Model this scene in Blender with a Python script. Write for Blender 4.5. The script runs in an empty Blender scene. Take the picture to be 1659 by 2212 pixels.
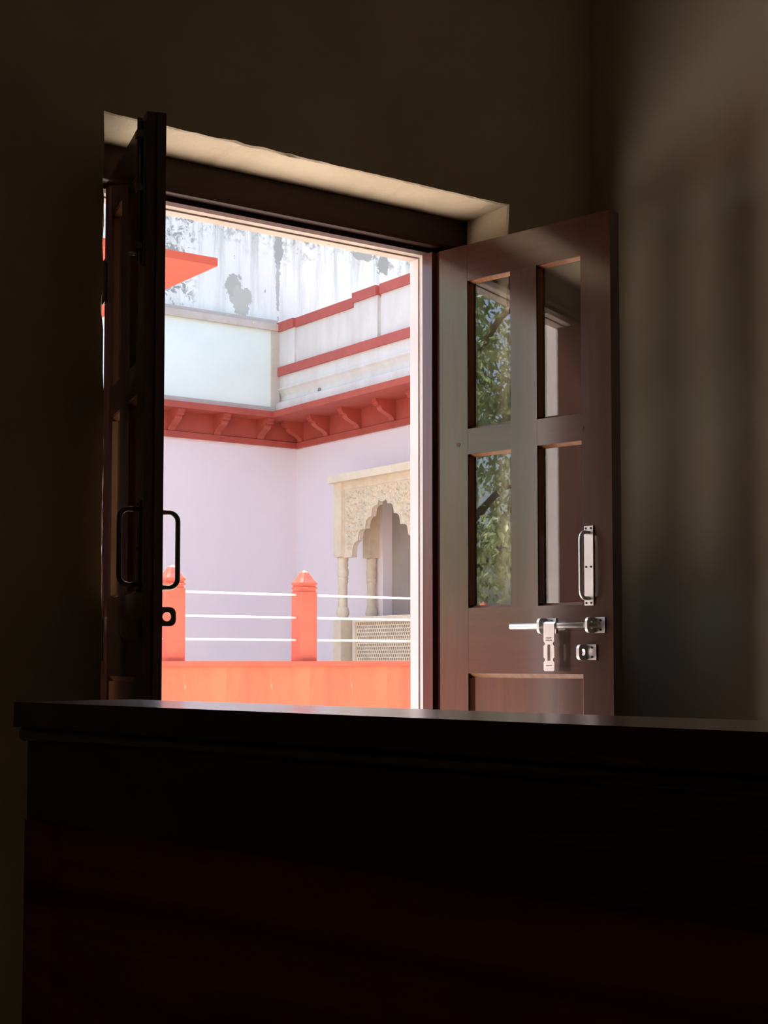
import bpy, bmesh, math, random
from mathutils import Vector, Matrix
import numpy as np
random.seed(7)
scene = bpy.context.scene
COL = scene.collection

# ------------------------------------------------------------------ camera
# level room axes: +Y out through the doorway, +X along the door wall, Z up
F, CX, CY, HOR, CAMH = 3210.0, 829.5, 1243.0, 1428.0, 1.0      # the lens axis sits a little below the middle of the picture
PITCH = math.atan((HOR - CY) / F)
YAW = math.radians(35.3)
cam_d = bpy.data.cameras.new('camera')
cam_d.sensor_fit = 'HORIZONTAL'
cam_d.sensor_width = 36.0
cam_d.lens = F / 1659.0 * 36.0
cam_d.shift_y = (CY - 1106.0) / 1659.0
cam_d.clip_start = 0.02
cam_d.clip_end = 300
cam = bpy.data.objects.new('camera', cam_d)
COL.objects.link(cam)
cam.location = (0, 0, CAMH)
cam.rotation_euler = (math.pi / 2 + PITCH, 0, -YAW)
scene.camera = cam

# ------------------------------------------------------------------ world, sun, exposure
world = bpy.data.worlds.new('world')
scene.world = world
world.use_nodes = True
wn = world.node_tree
wn.nodes.clear()
w_out = wn.nodes.new('ShaderNodeOutputWorld')
w_bg = wn.nodes.new('ShaderNodeBackground')
w_sky = wn.nodes.new('ShaderNodeTexSky')
w_sky.sky_type = 'NISHITA'
w_sky.sun_disc = False
w_sky.sun_elevation = math.radians(60)
w_sky.sun_rotation = math.radians(31)
w_sky.dust_density = 5.0
w_sky.air_density = 1.0
w_bg.inputs['Strength'].default_value = 0.45
wn.links.new(w_sky.outputs['Color'], w_bg.inputs['Color'])
wn.links.new(w_bg.outputs['Background'], w_out.inputs['Surface'])

SUN_DIR = Vector((0.25, 0.42, 0.87)).normalized()     # towards the sun
sun_d = bpy.data.lights.new('sun', 'SUN')
sun_d.energy = 6.6
sun_d.angle = math.radians(0.6)
sun_d.color = (1.0, 0.97, 0.92)
sun = bpy.data.objects.new('sun', sun_d)
COL.objects.link(sun)
sun.rotation_euler = SUN_DIR.to_track_quat('Z', 'Y').to_euler()
sun.location = (4, 6, 12)

scene.view_settings.view_transform = 'Standard'
scene.view_settings.look = 'None'
scene.view_settings.gamma = 1.0
scene.view_settings.use_curve_mapping = False
scene.view_settings.exposure = 0.42
scene.cycles.max_bounces = 12
scene.cycles.diffuse_bounces = 6
scene.cycles.glossy_bounces = 4
scene.cycles.transparent_max_bounces = 12
scene.cycles.sample_clamp_indirect = 6.0
scene.cycles.caustics_reflective = False
scene.cycles.caustics_refractive = False

# ------------------------------------------------------------------ pixel -> place helpers (1659 x 2212 photo)
_fw = Vector((math.sin(YAW) * math.cos(PITCH), math.cos(YAW) * math.cos(PITCH), math.sin(PITCH)))
_rt = Vector((math.cos(YAW), -math.sin(YAW), 0))
_up = _rt.cross(_fw)
CAM = Vector((0, 0, CAMH))
def ray(x, y): return _fw + _rt * ((x - CX) / F) - _up * ((y - CY) / F)
def atZ(x, y, z): d = ray(x, y); return CAM + d * ((z - CAMH) / d.z)
def atY(x, y, Y): d = ray(x, y); return CAM + d * (Y / d.y)
def atX(x, y, X): d = ray(x, y); return CAM + d * (X / d.x)
def atP(x, y, P, n): d = ray(x, y); return CAM + d * ((P - CAM).dot(n) / d.dot(n))

# ------------------------------------------------------------------ materials
def _new(name):
    m = bpy.data.materials.new(name)
    m.use_nodes = True
    nt = m.node_tree
    return m, nt, nt.nodes['Principled BSDF']
def _coord(nt, scale, rot=(0, 0, 0), kind='Object'):
    tc = nt.nodes.new('ShaderNodeTexCoord')
    mp = nt.nodes.new('ShaderNodeMapping')
    mp.inputs['Scale'].default_value = scale
    mp.inputs['Rotation'].default_value = rot
    nt.links.new(tc.outputs[kind], mp.inputs['Vector'])
    return mp.outputs['Vector']
def _noise(nt, vec, scale=1.0, detail=4, rough=0.55, dist=0.0):
    n = nt.nodes.new('ShaderNodeTexNoise')
    n.inputs['Scale'].default_value = scale
    n.inputs['Detail'].default_value = detail
    n.inputs['Roughness'].default_value = rough
    n.inputs['Distortion'].default_value = dist
    nt.links.new(vec, n.inputs['Vector'])
    return n.outputs['Fac']
def _ramp(nt, fac, lo, hi, a=0.0, b=1.0):
    r = nt.nodes.new('ShaderNodeMapRange')
    r.interpolation_type = 'SMOOTHSTEP'
    r.inputs['From Min'].default_value = lo
    r.inputs['From Max'].default_value = hi
    r.inputs['To Min'].default_value = a
    r.inputs['To Max'].default_value = b
    nt.links.new(fac, r.inputs['Value'])
    return r.outputs['Result']
def _mix(nt, fac, a, b):
    n = nt.nodes.new('ShaderNodeMix')
    n.data_type = 'RGBA'
    for idx, v in ((0, fac), (6, a), (7, b)):
        if isinstance(v, (int, float)): n.inputs[idx].default_value = v
        elif isinstance(v, tuple): n.inputs[idx].default_value = (*v, 1) if len(v) == 3 else v
        else: nt.links.new(v, n.inputs[idx])
    return n.outputs[2]
def _math(nt, op, a, b=0.0):
    n = nt.nodes.new('ShaderNodeMath')
    n.operation = op
    for i, v in enumerate((a, b)):
        if isinstance(v, (int, float)): n.inputs[i].default_value = v
        else: nt.links.new(v, n.inputs[i])
    return n.outputs[0]
def _bump(nt, bsdf, height, strength=0.2, dist=0.01):
    b = nt.nodes.new('ShaderNodeBump')
    b.inputs['Strength'].default_value = strength
    b.inputs['Distance'].default_value = dist
    nt.links.new(height, b.inputs['Height'])
    nt.links.new(b.outputs['Normal'], bsdf.inputs['Normal'])

def paint(name, c1, c2, scale=(1, 1, 1), nscale=3.0, rough=0.75, lo=0.35, hi=0.7, bump=0.1, speck=None):
    m, nt, b = _new(name)
    f = _noise(nt, _coord(nt, scale), nscale, 6, 0.6)
    col = _mix(nt, _ramp(nt, f, lo, hi), c1, c2)
    if speck:
        g = _noise(nt, _coord(nt, speck[1]), speck[2], 5, 0.65)
        col = _mix(nt, _ramp(nt, g, speck[3], speck[4]), col, speck[0])
    nt.links.new(col, b.inputs['Base Color'])
    b.inputs['Roughness'].default_value = rough
    if bump:
        _bump(nt, b, _noise(nt, _coord(nt, (1, 1, 1)), 18, 6, 0.6), bump, 0.02)
    return m

def wood(name, c1, c2, axis='z', rough=0.35, coat=0.3, freq=28.0, dist=1.2, spec=0.25, crough=0.15):
    m, nt, b = _new(name)
    s = {'x': (0.06, 1, 1), 'y': (1, 0.06, 1), 'z': (1, 1, 0.06)}[axis]
    v = _coord(nt, s)
    g = _noise(nt, v, freq, 6, 0.6, dist)
    fine = _noise(nt, v, freq * 5, 3, 0.5, 0.2)
    blot = _noise(nt, _coord(nt, (1, 1, 1)), 3.2, 3, 0.5)
    fac = _math(nt, 'ADD', _math(nt, 'MULTIPLY', _ramp(nt, g, 0.32, 0.68), 0.65), _math(nt, 'MULTIPLY', blot, 0.35))
    col = _mix(nt, fac, c1, c2)
    nt.links.new(col, b.inputs['Base Color'])
    b.inputs['Roughness'].default_value = rough
    b.inputs['Coat Weight'].default_value = coat
    b.inputs['Coat Roughness'].default_value = crough
    b.inputs['Coat IOR'].default_value = 1.95
    b.inputs['Specular IOR Level'].default_value = spec
    _bump(nt, b, fine, 0.03, 0.001)
    return m

def metal(name, col, rough=0.25):
    m, nt, b = _new(name)
    b.inputs['Base Color'].default_value = (*col, 1)
    b.inputs['Metallic'].default_value = 1.0
    g = _noise(nt, _coord(nt, (1, 1, 1)), 35, 3, 0.5)
    nt.links.new(_ramp(nt, g, 0.2, 0.8, rough * 0.92, rough * 1.08), b.inputs['Roughness'])
    return m

def glass(name, f0=0.12):
    m, nt, b = _new(name)
    nt.nodes.remove(b)
    out = [n for n in nt.nodes if n.type == 'OUTPUT_MATERIAL'][0]
    lw = nt.nodes.new('ShaderNodeLayerWeight'); lw.inputs['Blend'].default_value = 0.5
    fr = _math(nt, 'ADD', f0, _math(nt, 'MULTIPLY', 1 - f0, _math(nt, 'POWER', lw.outputs['Facing'], 5.0)))
    tr = nt.nodes.new('ShaderNodeBsdfTransparent'); tr.inputs['Color'].default_value = (0.97, 0.985, 0.975, 1)
    gl = nt.nodes.new('ShaderNodeBsdfGlossy'); gl.inputs['Roughness'].default_value = 0.0
    mx = nt.nodes.new('ShaderNodeMixShader')
    nt.links.new(fr, mx.inputs[0]); nt.links.new(tr.outputs[0], mx.inputs[1]); nt.links.new(gl.outputs[0], mx.inputs[2])
    df = nt.nodes.new('ShaderNodeBsdfDiffuse'); df.inputs['Color'].default_value = (0.45, 0.43, 0.38, 1)
    mx2 = nt.nodes.new('ShaderNodeMixShader')
    dust = _ramp(nt, _noise(nt, _coord(nt, (1, 1, 0.4)), 9, 5, 0.6), 0.35, 0.8, 0.01, 0.05)
    nt.links.new(dust, mx2.inputs[0]); nt.links.new(mx.outputs[0], mx2.inputs[1]); nt.links.new(df.outputs[0], mx2.inputs[2])
    nt.links.new(mx2.outputs[0], out.inputs['Surface'])
    return m

M = {}
M['room_paint'] = paint('room_paint', (0.56, 0.49, 0.355), (0.51, 0.44, 0.315), nscale=2.2, rough=0.85, bump=0.08)
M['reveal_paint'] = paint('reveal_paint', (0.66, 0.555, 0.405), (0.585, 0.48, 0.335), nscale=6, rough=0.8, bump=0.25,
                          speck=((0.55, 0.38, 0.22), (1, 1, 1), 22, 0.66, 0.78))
M['ceiling_paint'] = paint('ceiling_paint', (0.42, 0.37, 0.30), (0.38, 0.33, 0.27), rough=0.9)
M['room_floor'] = paint('room_floor', (0.095, 0.085, 0.07), (0.075, 0.066, 0.055), nscale=5, rough=0.35, bump=0.03)
M['terrace'] = paint('terrace', (0.82, 0.76, 0.67), (0.74, 0.68, 0.60), nscale=2, rough=0.7)
M['ground'] = paint('ground', (0.62, 0.60, 0.55), (0.55, 0.53, 0.48), nscale=0.8, rough=0.8)
M['outer_white'] = paint('outer_white', (0.82, 0.76, 0.75), (0.76, 0.69, 0.69), nscale=5, rough=0.7, bump=0.12)
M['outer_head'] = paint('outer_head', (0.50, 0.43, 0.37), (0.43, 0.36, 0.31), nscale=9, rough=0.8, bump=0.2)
M['canopy_red'] = paint('canopy_red', (0.60, 0.105, 0.05), (0.55, 0.09, 0.042), nscale=4, rough=0.6, bump=0.06)
M['screen_shade'] = paint('screen_shade', (0.10, 0.065, 0.04), (0.07, 0.045, 0.03), nscale=5, rough=0.9)  # dark brown that paints the shade in the balcony screen's holes
M['lilac'] = paint('lilac', (0.82, 0.745, 0.745), (0.86, 0.775, 0.755), scale=(0.5, 0.5, 0.22), nscale=1.6, rough=0.8, bump=0.06,
                   speck=((0.70, 0.62, 0.65), (1.6, 1.6, 0.12), 2.4, 0.60, 0.85))
M['red'] = paint('red', (0.46, 0.085, 0.055), (0.39, 0.068, 0.044), nscale=3, rough=0.6, bump=0.08)
M['band_red'] = paint('band_red', (0.47, 0.105, 0.082), (0.42, 0.088, 0.07), nscale=2.5, rough=0.65, bump=0.08)
M['orange'] = paint('orange', (0.62, 0.175, 0.075), (0.56, 0.105, 0.052), scale=(1, 1, 0.45), nscale=2.6, rough=0.6, bump=0.1,
                    speck=((0.78, 0.36, 0.18), (2.6, 2.6, 0.5), 8, 0.63, 0.72))
M['post_red'] = paint('post_red', (0.56, 0.115, 0.062), (0.50, 0.092, 0.05), nscale=5, rough=0.55, bump=0.06)
M['rail_white'] = paint('rail_white', (0.86, 0.84, 0.78), (0.80, 0.78, 0.72), nscale=8, rough=0.3, bump=0)
M['cream_stone'] = paint('cream_stone', (0.74, 0.63, 0.46), (0.66, 0.55, 0.39), nscale=7, rough=0.75, bump=0.2)
M['pale_panel'] = paint('pale_panel', (0.80, 0.90, 0.80), (0.75, 0.85, 0.76), nscale=1.2, rough=0.7, bump=0.05)
M['beige_frame'] = paint('beige_frame', (0.58, 0.52, 0.44), (0.52, 0.46, 0.38), nscale=6, rough=0.75,
                         speck=((0.85, 0.83, 0.76), (1, 1, 1), 14, 0.66, 0.74))
M['parapet_white'] = paint('parapet_white', (0.72, 0.71, 0.66), (0.63, 0.61, 0.56), scale=(1, 1, 0.3), nscale=3, rough=0.8, bump=0.1,
                           speck=((0.50, 0.46, 0.38), (1.5, 1.5, 0.4), 3.5, 0.60, 0.85))
M['door_grey'] = paint('door_grey', (0.42, 0.36, 0.31), (0.36, 0.31, 0.27), nscale=2, rough=0.7)
M['dark_room'] = paint('dark_room', (0.30, 0.26, 0.22), (0.26, 0.22, 0.19), rough=0.9)
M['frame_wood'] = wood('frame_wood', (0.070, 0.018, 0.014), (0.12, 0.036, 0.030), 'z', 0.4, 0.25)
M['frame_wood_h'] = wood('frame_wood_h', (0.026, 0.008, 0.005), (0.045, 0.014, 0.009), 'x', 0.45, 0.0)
M['stile_wood'] = wood('stile_wood', (0.040, 0.0085, 0.003), (0.080, 0.023, 0.009), 'z', 0.4, 1.0)
M['rail_wood'] = wood('rail_wood', (0.040, 0.008, 0.0026), (0.080, 0.021, 0.008), 'x', 0.4, 1.0)
M['panel_wood'] = wood('panel_wood', (0.085, 0.034, 0.018), (0.14, 0.062, 0.033), 'z', 0.36, 0.8, freq=18)
M['bead_wood'] = wood('bead_wood', (0.26, 0.105, 0.050), (0.40, 0.19, 0.10), 'z', 0.4, 0.2)
M['bed_wood'] = wood('bed_wood', (0.15, 0.026, 0.007), (0.88, 0.25, 0.07), 'x', 0.45, 0.0, freq=7, dist=2.6)
M['bed_rail_wood'] = wood('bed_rail_wood', (0.07, 0.020, 0.010), (0.16, 0.045, 0.018), 'x', 0.26, 1.0, freq=20, spec=0.6, crough=0.2)
M['steel'] = metal('steel', (0.96, 0.95, 0.92), 0.42)
M['brass_edge'] = metal('brass_edge', (0.60, 0.36, 0.18), 0.35)
M['dark_steel'] = metal('dark_steel', (0.22, 0.20, 0.17), 0.35)
M['screw'] = metal('screw', (0.05, 0.045, 0.04), 0.5)
M['glass'] = glass('glass')
M['bark'] = paint('bark', (0.16, 0.11, 0.075), (0.10, 0.07, 0.05), scale=(1, 1, 0.3), nscale=14, rough=0.9, bump=0.5)
def leaf_mat(name, c1, c2):
    m, nt, b = _new(name)
    n = _noise(nt, _coord(nt, (1, 1, 1)), 3.0, 4, 0.6)
    nt.links.new(_mix(nt, _ramp(nt, n, 0.35, 0.65), c1, c2), b.inputs['Base Color'])
    b.inputs['Roughness'].default_value = 0.4
    b.inputs['Transmission Weight'].default_value = 0.0
    return m
M['leaf'] = leaf_mat('leaf', (0.20, 0.28, 0.08), (0.58, 0.62, 0.32))

def stained_mat():
    """old whitewash: vertical rain streaks, mould speckle along the top, two fallen-plaster patches"""
    m, nt, b = _new('stained_whitewash')
    tc = nt.nodes.new('ShaderNodeTexCoord')
    sep = nt.nodes.new('ShaderNodeSeparateXYZ')
    nt.links.new(tc.outputs['Object'], sep.inputs[0])
    z = sep.outputs['Z']; x = sep.outputs['X']
    v1 = _coord(nt, (1, 1, 0.07)); v2 = _coord(nt, (1, 1, 1))
    streak = _noise(nt, v1, 5.5, 5, 0.7, 0.2)
    speck = _noise(nt, v2, 7.5, 8, 0.72, 0.6)
    big = _noise(nt, v2, 1.1, 3, 0.5)
    hmask = _ramp(nt, z, 5.75, 7.0)
    top = _ramp(nt, _math(nt, 'ADD', z, _math(nt, 'MULTIPLY', big, 0.9)), 6.75, 7.35)
    col = _mix(nt, _math(nt, 'MULTIPLY', _ramp(nt, streak, 0.45, 0.62), _math(nt, 'ADD', 0.26, _math(nt, 'MULTIPLY', hmask, 0.42))),
               (0.86, 0.90, 0.82), (0.44, 0.48, 0.42))
    sp = _math(nt, 'MULTIPLY', _ramp(nt, speck, 0.50, 0.60), top)
    col = _mix(nt, _math(nt, 'MULTIPLY', sp, 0.85), col, (0.17, 0.18, 0.16))
    # mould column low on the left of the view
    mcol = _math(nt, 'MULTIPLY', _ramp(nt, _math(nt, 'ABSOLUTE', _math(nt, 'SUBTRACT', x, 8.72)), 0.32, 0.14), _ramp(nt, speck, 0.49, 0.57))
    col = _mix(nt, _math(nt, 'MULTIPLY', mcol, 0.75), col, (0.20, 0.21, 0.19))
    few = _math(nt, 'MULTIPLY', _ramp(nt, _noise(nt, v2, 4.2, 6, 0.7, 0.8), 0.66, 0.70), 0.7)
    col = _mix(nt, few, col, (0.20, 0.20, 0.18))
    wob = _noise(nt, v2, 5.0, 5, 0.7, 0.4)
    wob2 = _math(nt, 'MULTIPLY', _math(nt, 'SUBTRACT', wob, 0.5), 2.6)
    for (cx, cz, rx, rz, cc) in PATCHES:
        dx = _math(nt, 'DIVIDE', _math(nt, 'SUBTRACT', x, cx), rx)
        dz = _math(nt, 'DIVIDE', _math(nt, 'SUBTRACT', z, cz), rz)
        d = _math(nt, 'SQRT', _math(nt, 'ADD', _math(nt, 'MULTIPLY', dx, dx), _math(nt, 'MULTIPLY', dz, dz)))
        d = _math(nt, 'ADD', d, wob2)
        col = _mix(nt, _ramp(nt, d, 1.02, 0.96), col, cc)
    nt.links.new(col, b.inputs['Base Color'])
    b.inputs['Roughness'].default_value = 0.85
    _bump(nt, b, speck, 0.25, 0.02)
    return m
PATCHES = []
for (px, py, wx, wz, cc) in ((507, 622, 0.13, 0.17, (0.48, 0.50, 0.43)), (521, 652, 0.15, 0.20, (0.54, 0.56, 0.47)),
                             (601, 545, 0.075, 0.32, (0.40, 0.42, 0.37)), (600, 615, 0.03, 0.40, (0.50, 0.51, 0.48)),
                             (826, 570, 0.10, 0.16, (0.36, 0.38, 0.33)), (785, 552, 0.22, 0.08, (0.42, 0.43, 0.38))):
    p = atY(px, py, 16.9)
    PATCHES.append((p.x, p.z, wx, wz, cc))
M['stained'] = stained_mat()

# ------------------------------------------------------------------ mesh helpers
def mk(name, bm, mat, parent=None, smooth=False, world=True, bevel=0.0):
    """link a bmesh as one object; bmesh is in world axes unless world=False (then in the parent's own axes)"""
    if bevel > 0:
        es = [e for e in bm.edges if len(e.link_faces) == 2 and e.calc_face_angle(0) > 0.5]
        bmesh.ops.bevel(bm, geom=es, offset=bevel, segments=2, affect='EDGES', profile=0.5, clamp_overlap=True)
    bmesh.ops.recalc_face_normals(bm, faces=bm.faces)
    me = bpy.data.meshes.new(name)
    bm.to_mesh(me); bm.free()
    if smooth:
        for p in me.polygons: p.use_smooth = True
    me.materials.append(M[mat])
    o = bpy.data.objects.new(name, me)
    COL.objects.link(o)
    if parent is not None:
        o.parent = parent
        if world:
            o.matrix_parent_inverse = pm(parent).inverted()
    return o
PMAT = {}
def pm(o):
    m = PMAT.get(o.name, Matrix.Identity(4))
    return m
def thing(name, label, cat, loc=(0, 0, 0), rotz=0.0, group=None, kind=None):
    o = bpy.data.objects.new(name, None)
    COL.objects.link(o)
    o.empty_display_size = 0.1
    o.location = loc; o.rotation_euler = (0, 0, rotz)
    PMAT[o.name] = Matrix.Translation(loc) @ Matrix.Rotation(rotz, 4, 'Z')
    return tag(o, label, cat, group, kind)
def tag(o, label=None, cat=None, group=None, kind=None):
    if label: o['label'] = label
    if cat: o['category'] = cat
    if group: o['group'] = group
    if kind: o['kind'] = kind
    return o
def box(bm, x0, x1, y0, y1, z0, z1):
    v = [bm.verts.new(p) for p in ((x0, y0, z0), (x1, y0, z0), (x1, y1, z0), (x0, y1, z0),
                                   (x0, y0, z1), (x1, y0, z1), (x1, y1, z1), (x0, y1, z1))]
    for f in ((0, 3, 2, 1), (4, 5, 6, 7), (0, 1, 5, 4), (1, 2, 6, 5), (2, 3, 7, 6), (3, 0, 4, 7)):
        bm.faces.new([v[i] for i in f])
def bx(name, x0, x1, y0, y1, z0, z1, mat, parent=None, bevel=0.0, world=True):
    bm = bmesh.new(); box(bm, x0, x1, y0, y1, z0, z1)
    return mk(name, bm, mat, parent, False, world, bevel)
def prism(bm, prof, axis, a0, a1):
    """prof: 2-D points; axis 'x' -> (y,z), 'y' -> (x,z), 'z' -> (x,y)"""
    def P(p, a):
        return {'x': (a, p[0], p[1]), 'y': (p[0], a, p[1]), 'z': (p[0], p[1], a)}[axis]
    A = [bm.verts.new(P(p, a0)) for p in prof]
    B = [bm.verts.new(P(p, a1)) for p in prof]
    n = len(prof)
    bm.faces.new(A); bm.faces.new(B[::-1])
    for i in range(n):
        bm.faces.new((A[i], A[(i + 1) % n], B[(i + 1) % n], B[i]))
def tube(bm, pts, r, seg=10, closed=False):
    pts = [Vector(p) for p in pts]
    rings = []
    for i, p in enumerate(pts):
        a = pts[max(0, i - 1)]; b = pts[min(len(pts) - 1, i + 1)]
        t = (b - a).normalized()
        ref = Vector((0, 0, 1)) if abs(t.z) < 0.9 else Vector((1, 0, 0))
        u = t.cross(ref).normalized(); w = t.cross(u).normalized()
        if rings:
            # keep the ring turning with the path
            pu = rings[-1][1]
            u = (pu - t * pu.dot(t)).normalized(); w = t.cross(u).normalized()
        rr = r[i] if isinstance(r, (list, tuple)) else r
        rings.append(([bm.verts.new(p + (u * math.cos(k * 2 * math.pi / seg) + w * math.sin(k * 2 * math.pi / seg)) * rr) for k in range(seg)], u))
    for (A, _), (B, _) in zip(rings[:-1], rings[1:]):
        for k in range(seg):
            bm.faces.new((A[k], A[(k + 1) % seg], B[(k + 1) % seg], B[k]))
    bm.faces.new(rings[0][0][::-1]); bm.faces.new(rings[-1][0])
def lathe(bm, prof, cx, cy, seg=20, squareness=0.0):
    """prof: (r, z) from bottom to top"""
    rings = []
    for r, z in prof:
        ring = []
        for k in range(seg):
            a = 2 * math.pi * k / seg
            ring.append(bm.verts.new((cx + r * math.cos(a), cy + r * math.sin(a), z)))
        rings.append(ring)
    for A, B in zip(rings[:-1], rings[1:]):
        for k in range(seg):
            bm.faces.new((A[k], A[(k + 1) % seg], B[(k + 1) % seg], B[k]))
    bm.faces.new(rings[0][::-1]); bm.faces.new(rings[-1])
def cyl(bm, p0, p1, r, seg=14):
    tube(bm, [p0, p1], r, seg)

# ================================================================== THE ROOM
YW = 2.965           # inner face of the door wall
YF = 3.136           # inner face of the wooden door frame
YFO = 3.191         # outer face of the frame
YO = 3.254          # outer face of the wall
OX0, OX1, OZ = 1.352, 2.499, 2.2     # plastered opening on the room side
XR = 2.80           # right wall
RX0, RY0, RZ = -3.0, -2.6, 3.4

tag(bx('floor', RX0, XR, RY0, YO, -0.12, 0.0, 'room_floor'), 'stone floor of the dim room inside the doorway', 'floor', kind='structure')
tag(bx('ceiling', RX0 - 0.2, XR + 0.2, RY0 - 0.2, YO, RZ, RZ + 0.15, 'ceiling_paint'), 'pale painted ceiling of the dim room', 'ceiling', kind='structure')
tag(bx('wall_left', RX0 - 0.2, RX0, RY0 - 0.2, YO, -0.12, RZ, 'room_paint'), 'beige wall opposite the right-hand wall of the room', 'wall', kind='structure')
tag(bx('wall_back', RX0, XR, RY0 - 0.2, RY0, -0.12, RZ, 'room_paint'), 'beige wall facing the open doorway', 'wall', kind='structure')
tag(bx('wall_right', XR, XR + 0.2, RY0 - 0.2, YO, -0.12, RZ, 'room_paint'), 'bare beige side wall with soft daylight and the shadow of a door leaf', 'wall', kind='structure')

# door wall with rough plaster arris around the opening
def door_wall():
    bm = bmesh.new()
    rnd = random.Random(3)
    N = 46
    path = []
    for i in range(N + 1): path.append((OX0, OZ * i / N))
    for i in range(1, N + 1): path.append((OX0 + (OX1 - OX0) * i / N, OZ))
    for i in range(1, N + 1): path.append((OX1, OZ * (1 - i / N)))
    cxm, czm = (OX0 + OX1) / 2, 1.0
    def off(p, d):
        x, z = p
        dx = -d if x <= OX0 + 1e-6 else (d if x >= OX1 - 1e-6 else 0)
        dz = d if z >= OZ - 1e-6 else 0
        return x + dx, z + dz
    fr, mid, bk = [], [], []
    for p in path:
        j = rnd.gauss(0, 0.0016) + (rnd.random() < 0.08) * 0.005
        a = off(p, 0.003 + abs(j)); b2 = off(p, 0.0015 + j * 0.5)
        if p[0] <= OX0 + 1e-6:                    # the left arris is out of plumb
            bulge = 0.0055 * (1 - max(0.0, min(1.0, (p[1] - 1.55) / 0.25)))
            a = (a[0] + bulge, a[1]); b2 = (b2[0] + bulge, b2[1])
        fr.append(bm.verts.new((a[0], YW, a[1])))
        mid.append(bm.verts.new((b2[0], YW + 0.006, b2[1])))
        bk.append(bm.verts.new((p[0], YFO, p[1])))
    for i in range(len(path) - 1):
        bm.faces.new((fr[i], fr[i + 1], mid[i + 1], mid[i]))
        bm.faces.new((mid[i], mid[i + 1], bk[i + 1], bk[i]))
    V = lambda x, z: bm.verts.new((x, YW, z))
    a0, a1 = V(RX0, 0), V(RX0, RZ); b0, b1 = V(XR, 0), V(XR, RZ)
    tl, tr = fr[N], fr[2 * N]
    bm.faces.new([a0] + fr[:N + 1] + [a1])
    bm.faces.new([a1] + fr[N:2 * N + 1] + [b1])
    bm.faces.new([b1] + fr[2 * N:] + [b0])
    # back of the inner leaf of masonry, as slabs behind the face
    ob = mk('wall_front', bm, 'reveal_paint')
    return ob
wf = door_wall()
tag(wf, 'dark beige wall around the open double doorway', 'wall', kind='structure')
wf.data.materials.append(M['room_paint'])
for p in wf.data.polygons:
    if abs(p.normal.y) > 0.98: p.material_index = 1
# masonry core and outer render
bx('masonry_core', RX0, OX0 - 0.02, YW + 0.02, YO, -0.12, RZ, 'outer_white', wf)
bx('masonry_core', OX1 + 0.02, XR, YW + 0.02, YO, -0.12, RZ, 'outer_white', wf)
bx('masonry_core', OX0 - 0.02, OX1 + 0.02, YW + 0.02, YO, OZ + 0.02, RZ, 'outer_white', wf)
bx('outer_reveal', 2.399, OX1 + 0.02, YFO, 3.222, 0, 2.2, 'outer_white', wf, 0.003)
bx('outer_reveal', 1.408, 2.399, YFO, 3.222, 2.103, 2.2, 'outer_head', wf, 0.003)
bx('outer_architrave', OX0 - 0.02, 1.412, 3.248, 3.316, 0, 2.22, 'outer_white', wf, 0.004)
bx('outer_architrave', 2.395, OX1 + 0.02, 3.222, YO + 0.004, 0, 2.22, 'outer_white', wf, 0.004)
bx('outer_architrave', 1.412, 2.395, 3.222, YO + 0.004, 2.099, 2.22, 'outer_head', wf, 0.004)

# ---- door frame
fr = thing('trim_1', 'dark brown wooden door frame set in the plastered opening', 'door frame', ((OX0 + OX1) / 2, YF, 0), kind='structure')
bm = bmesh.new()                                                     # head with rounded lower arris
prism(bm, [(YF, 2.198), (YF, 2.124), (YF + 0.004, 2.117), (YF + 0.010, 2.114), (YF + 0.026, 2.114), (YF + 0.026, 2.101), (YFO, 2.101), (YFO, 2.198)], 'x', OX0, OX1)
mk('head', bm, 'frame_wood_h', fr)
bm = bmesh.new()
prism(bm, [(OX1, YF), (2.409, YF), (2.403, YF + 0.004), (2.403, YF + 0.012), (2.387, YF + 0.012), (2.387, YFO), (OX1, YFO)], 'z', 0, 2.101)
mk('jamb', bm, 'frame_wood', fr)
bm = bmesh.new()
prism(bm, [(OX0, YF), (1.414, YF), (1.420, YF + 0.004), (1.420, YF + 0.026), (1.435, YF + 0.026), (1.435, 3.248), (OX0, 3.248)], 'z', 0, 2.101)
mk('jamb', bm, 'frame_wood', fr)

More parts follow.
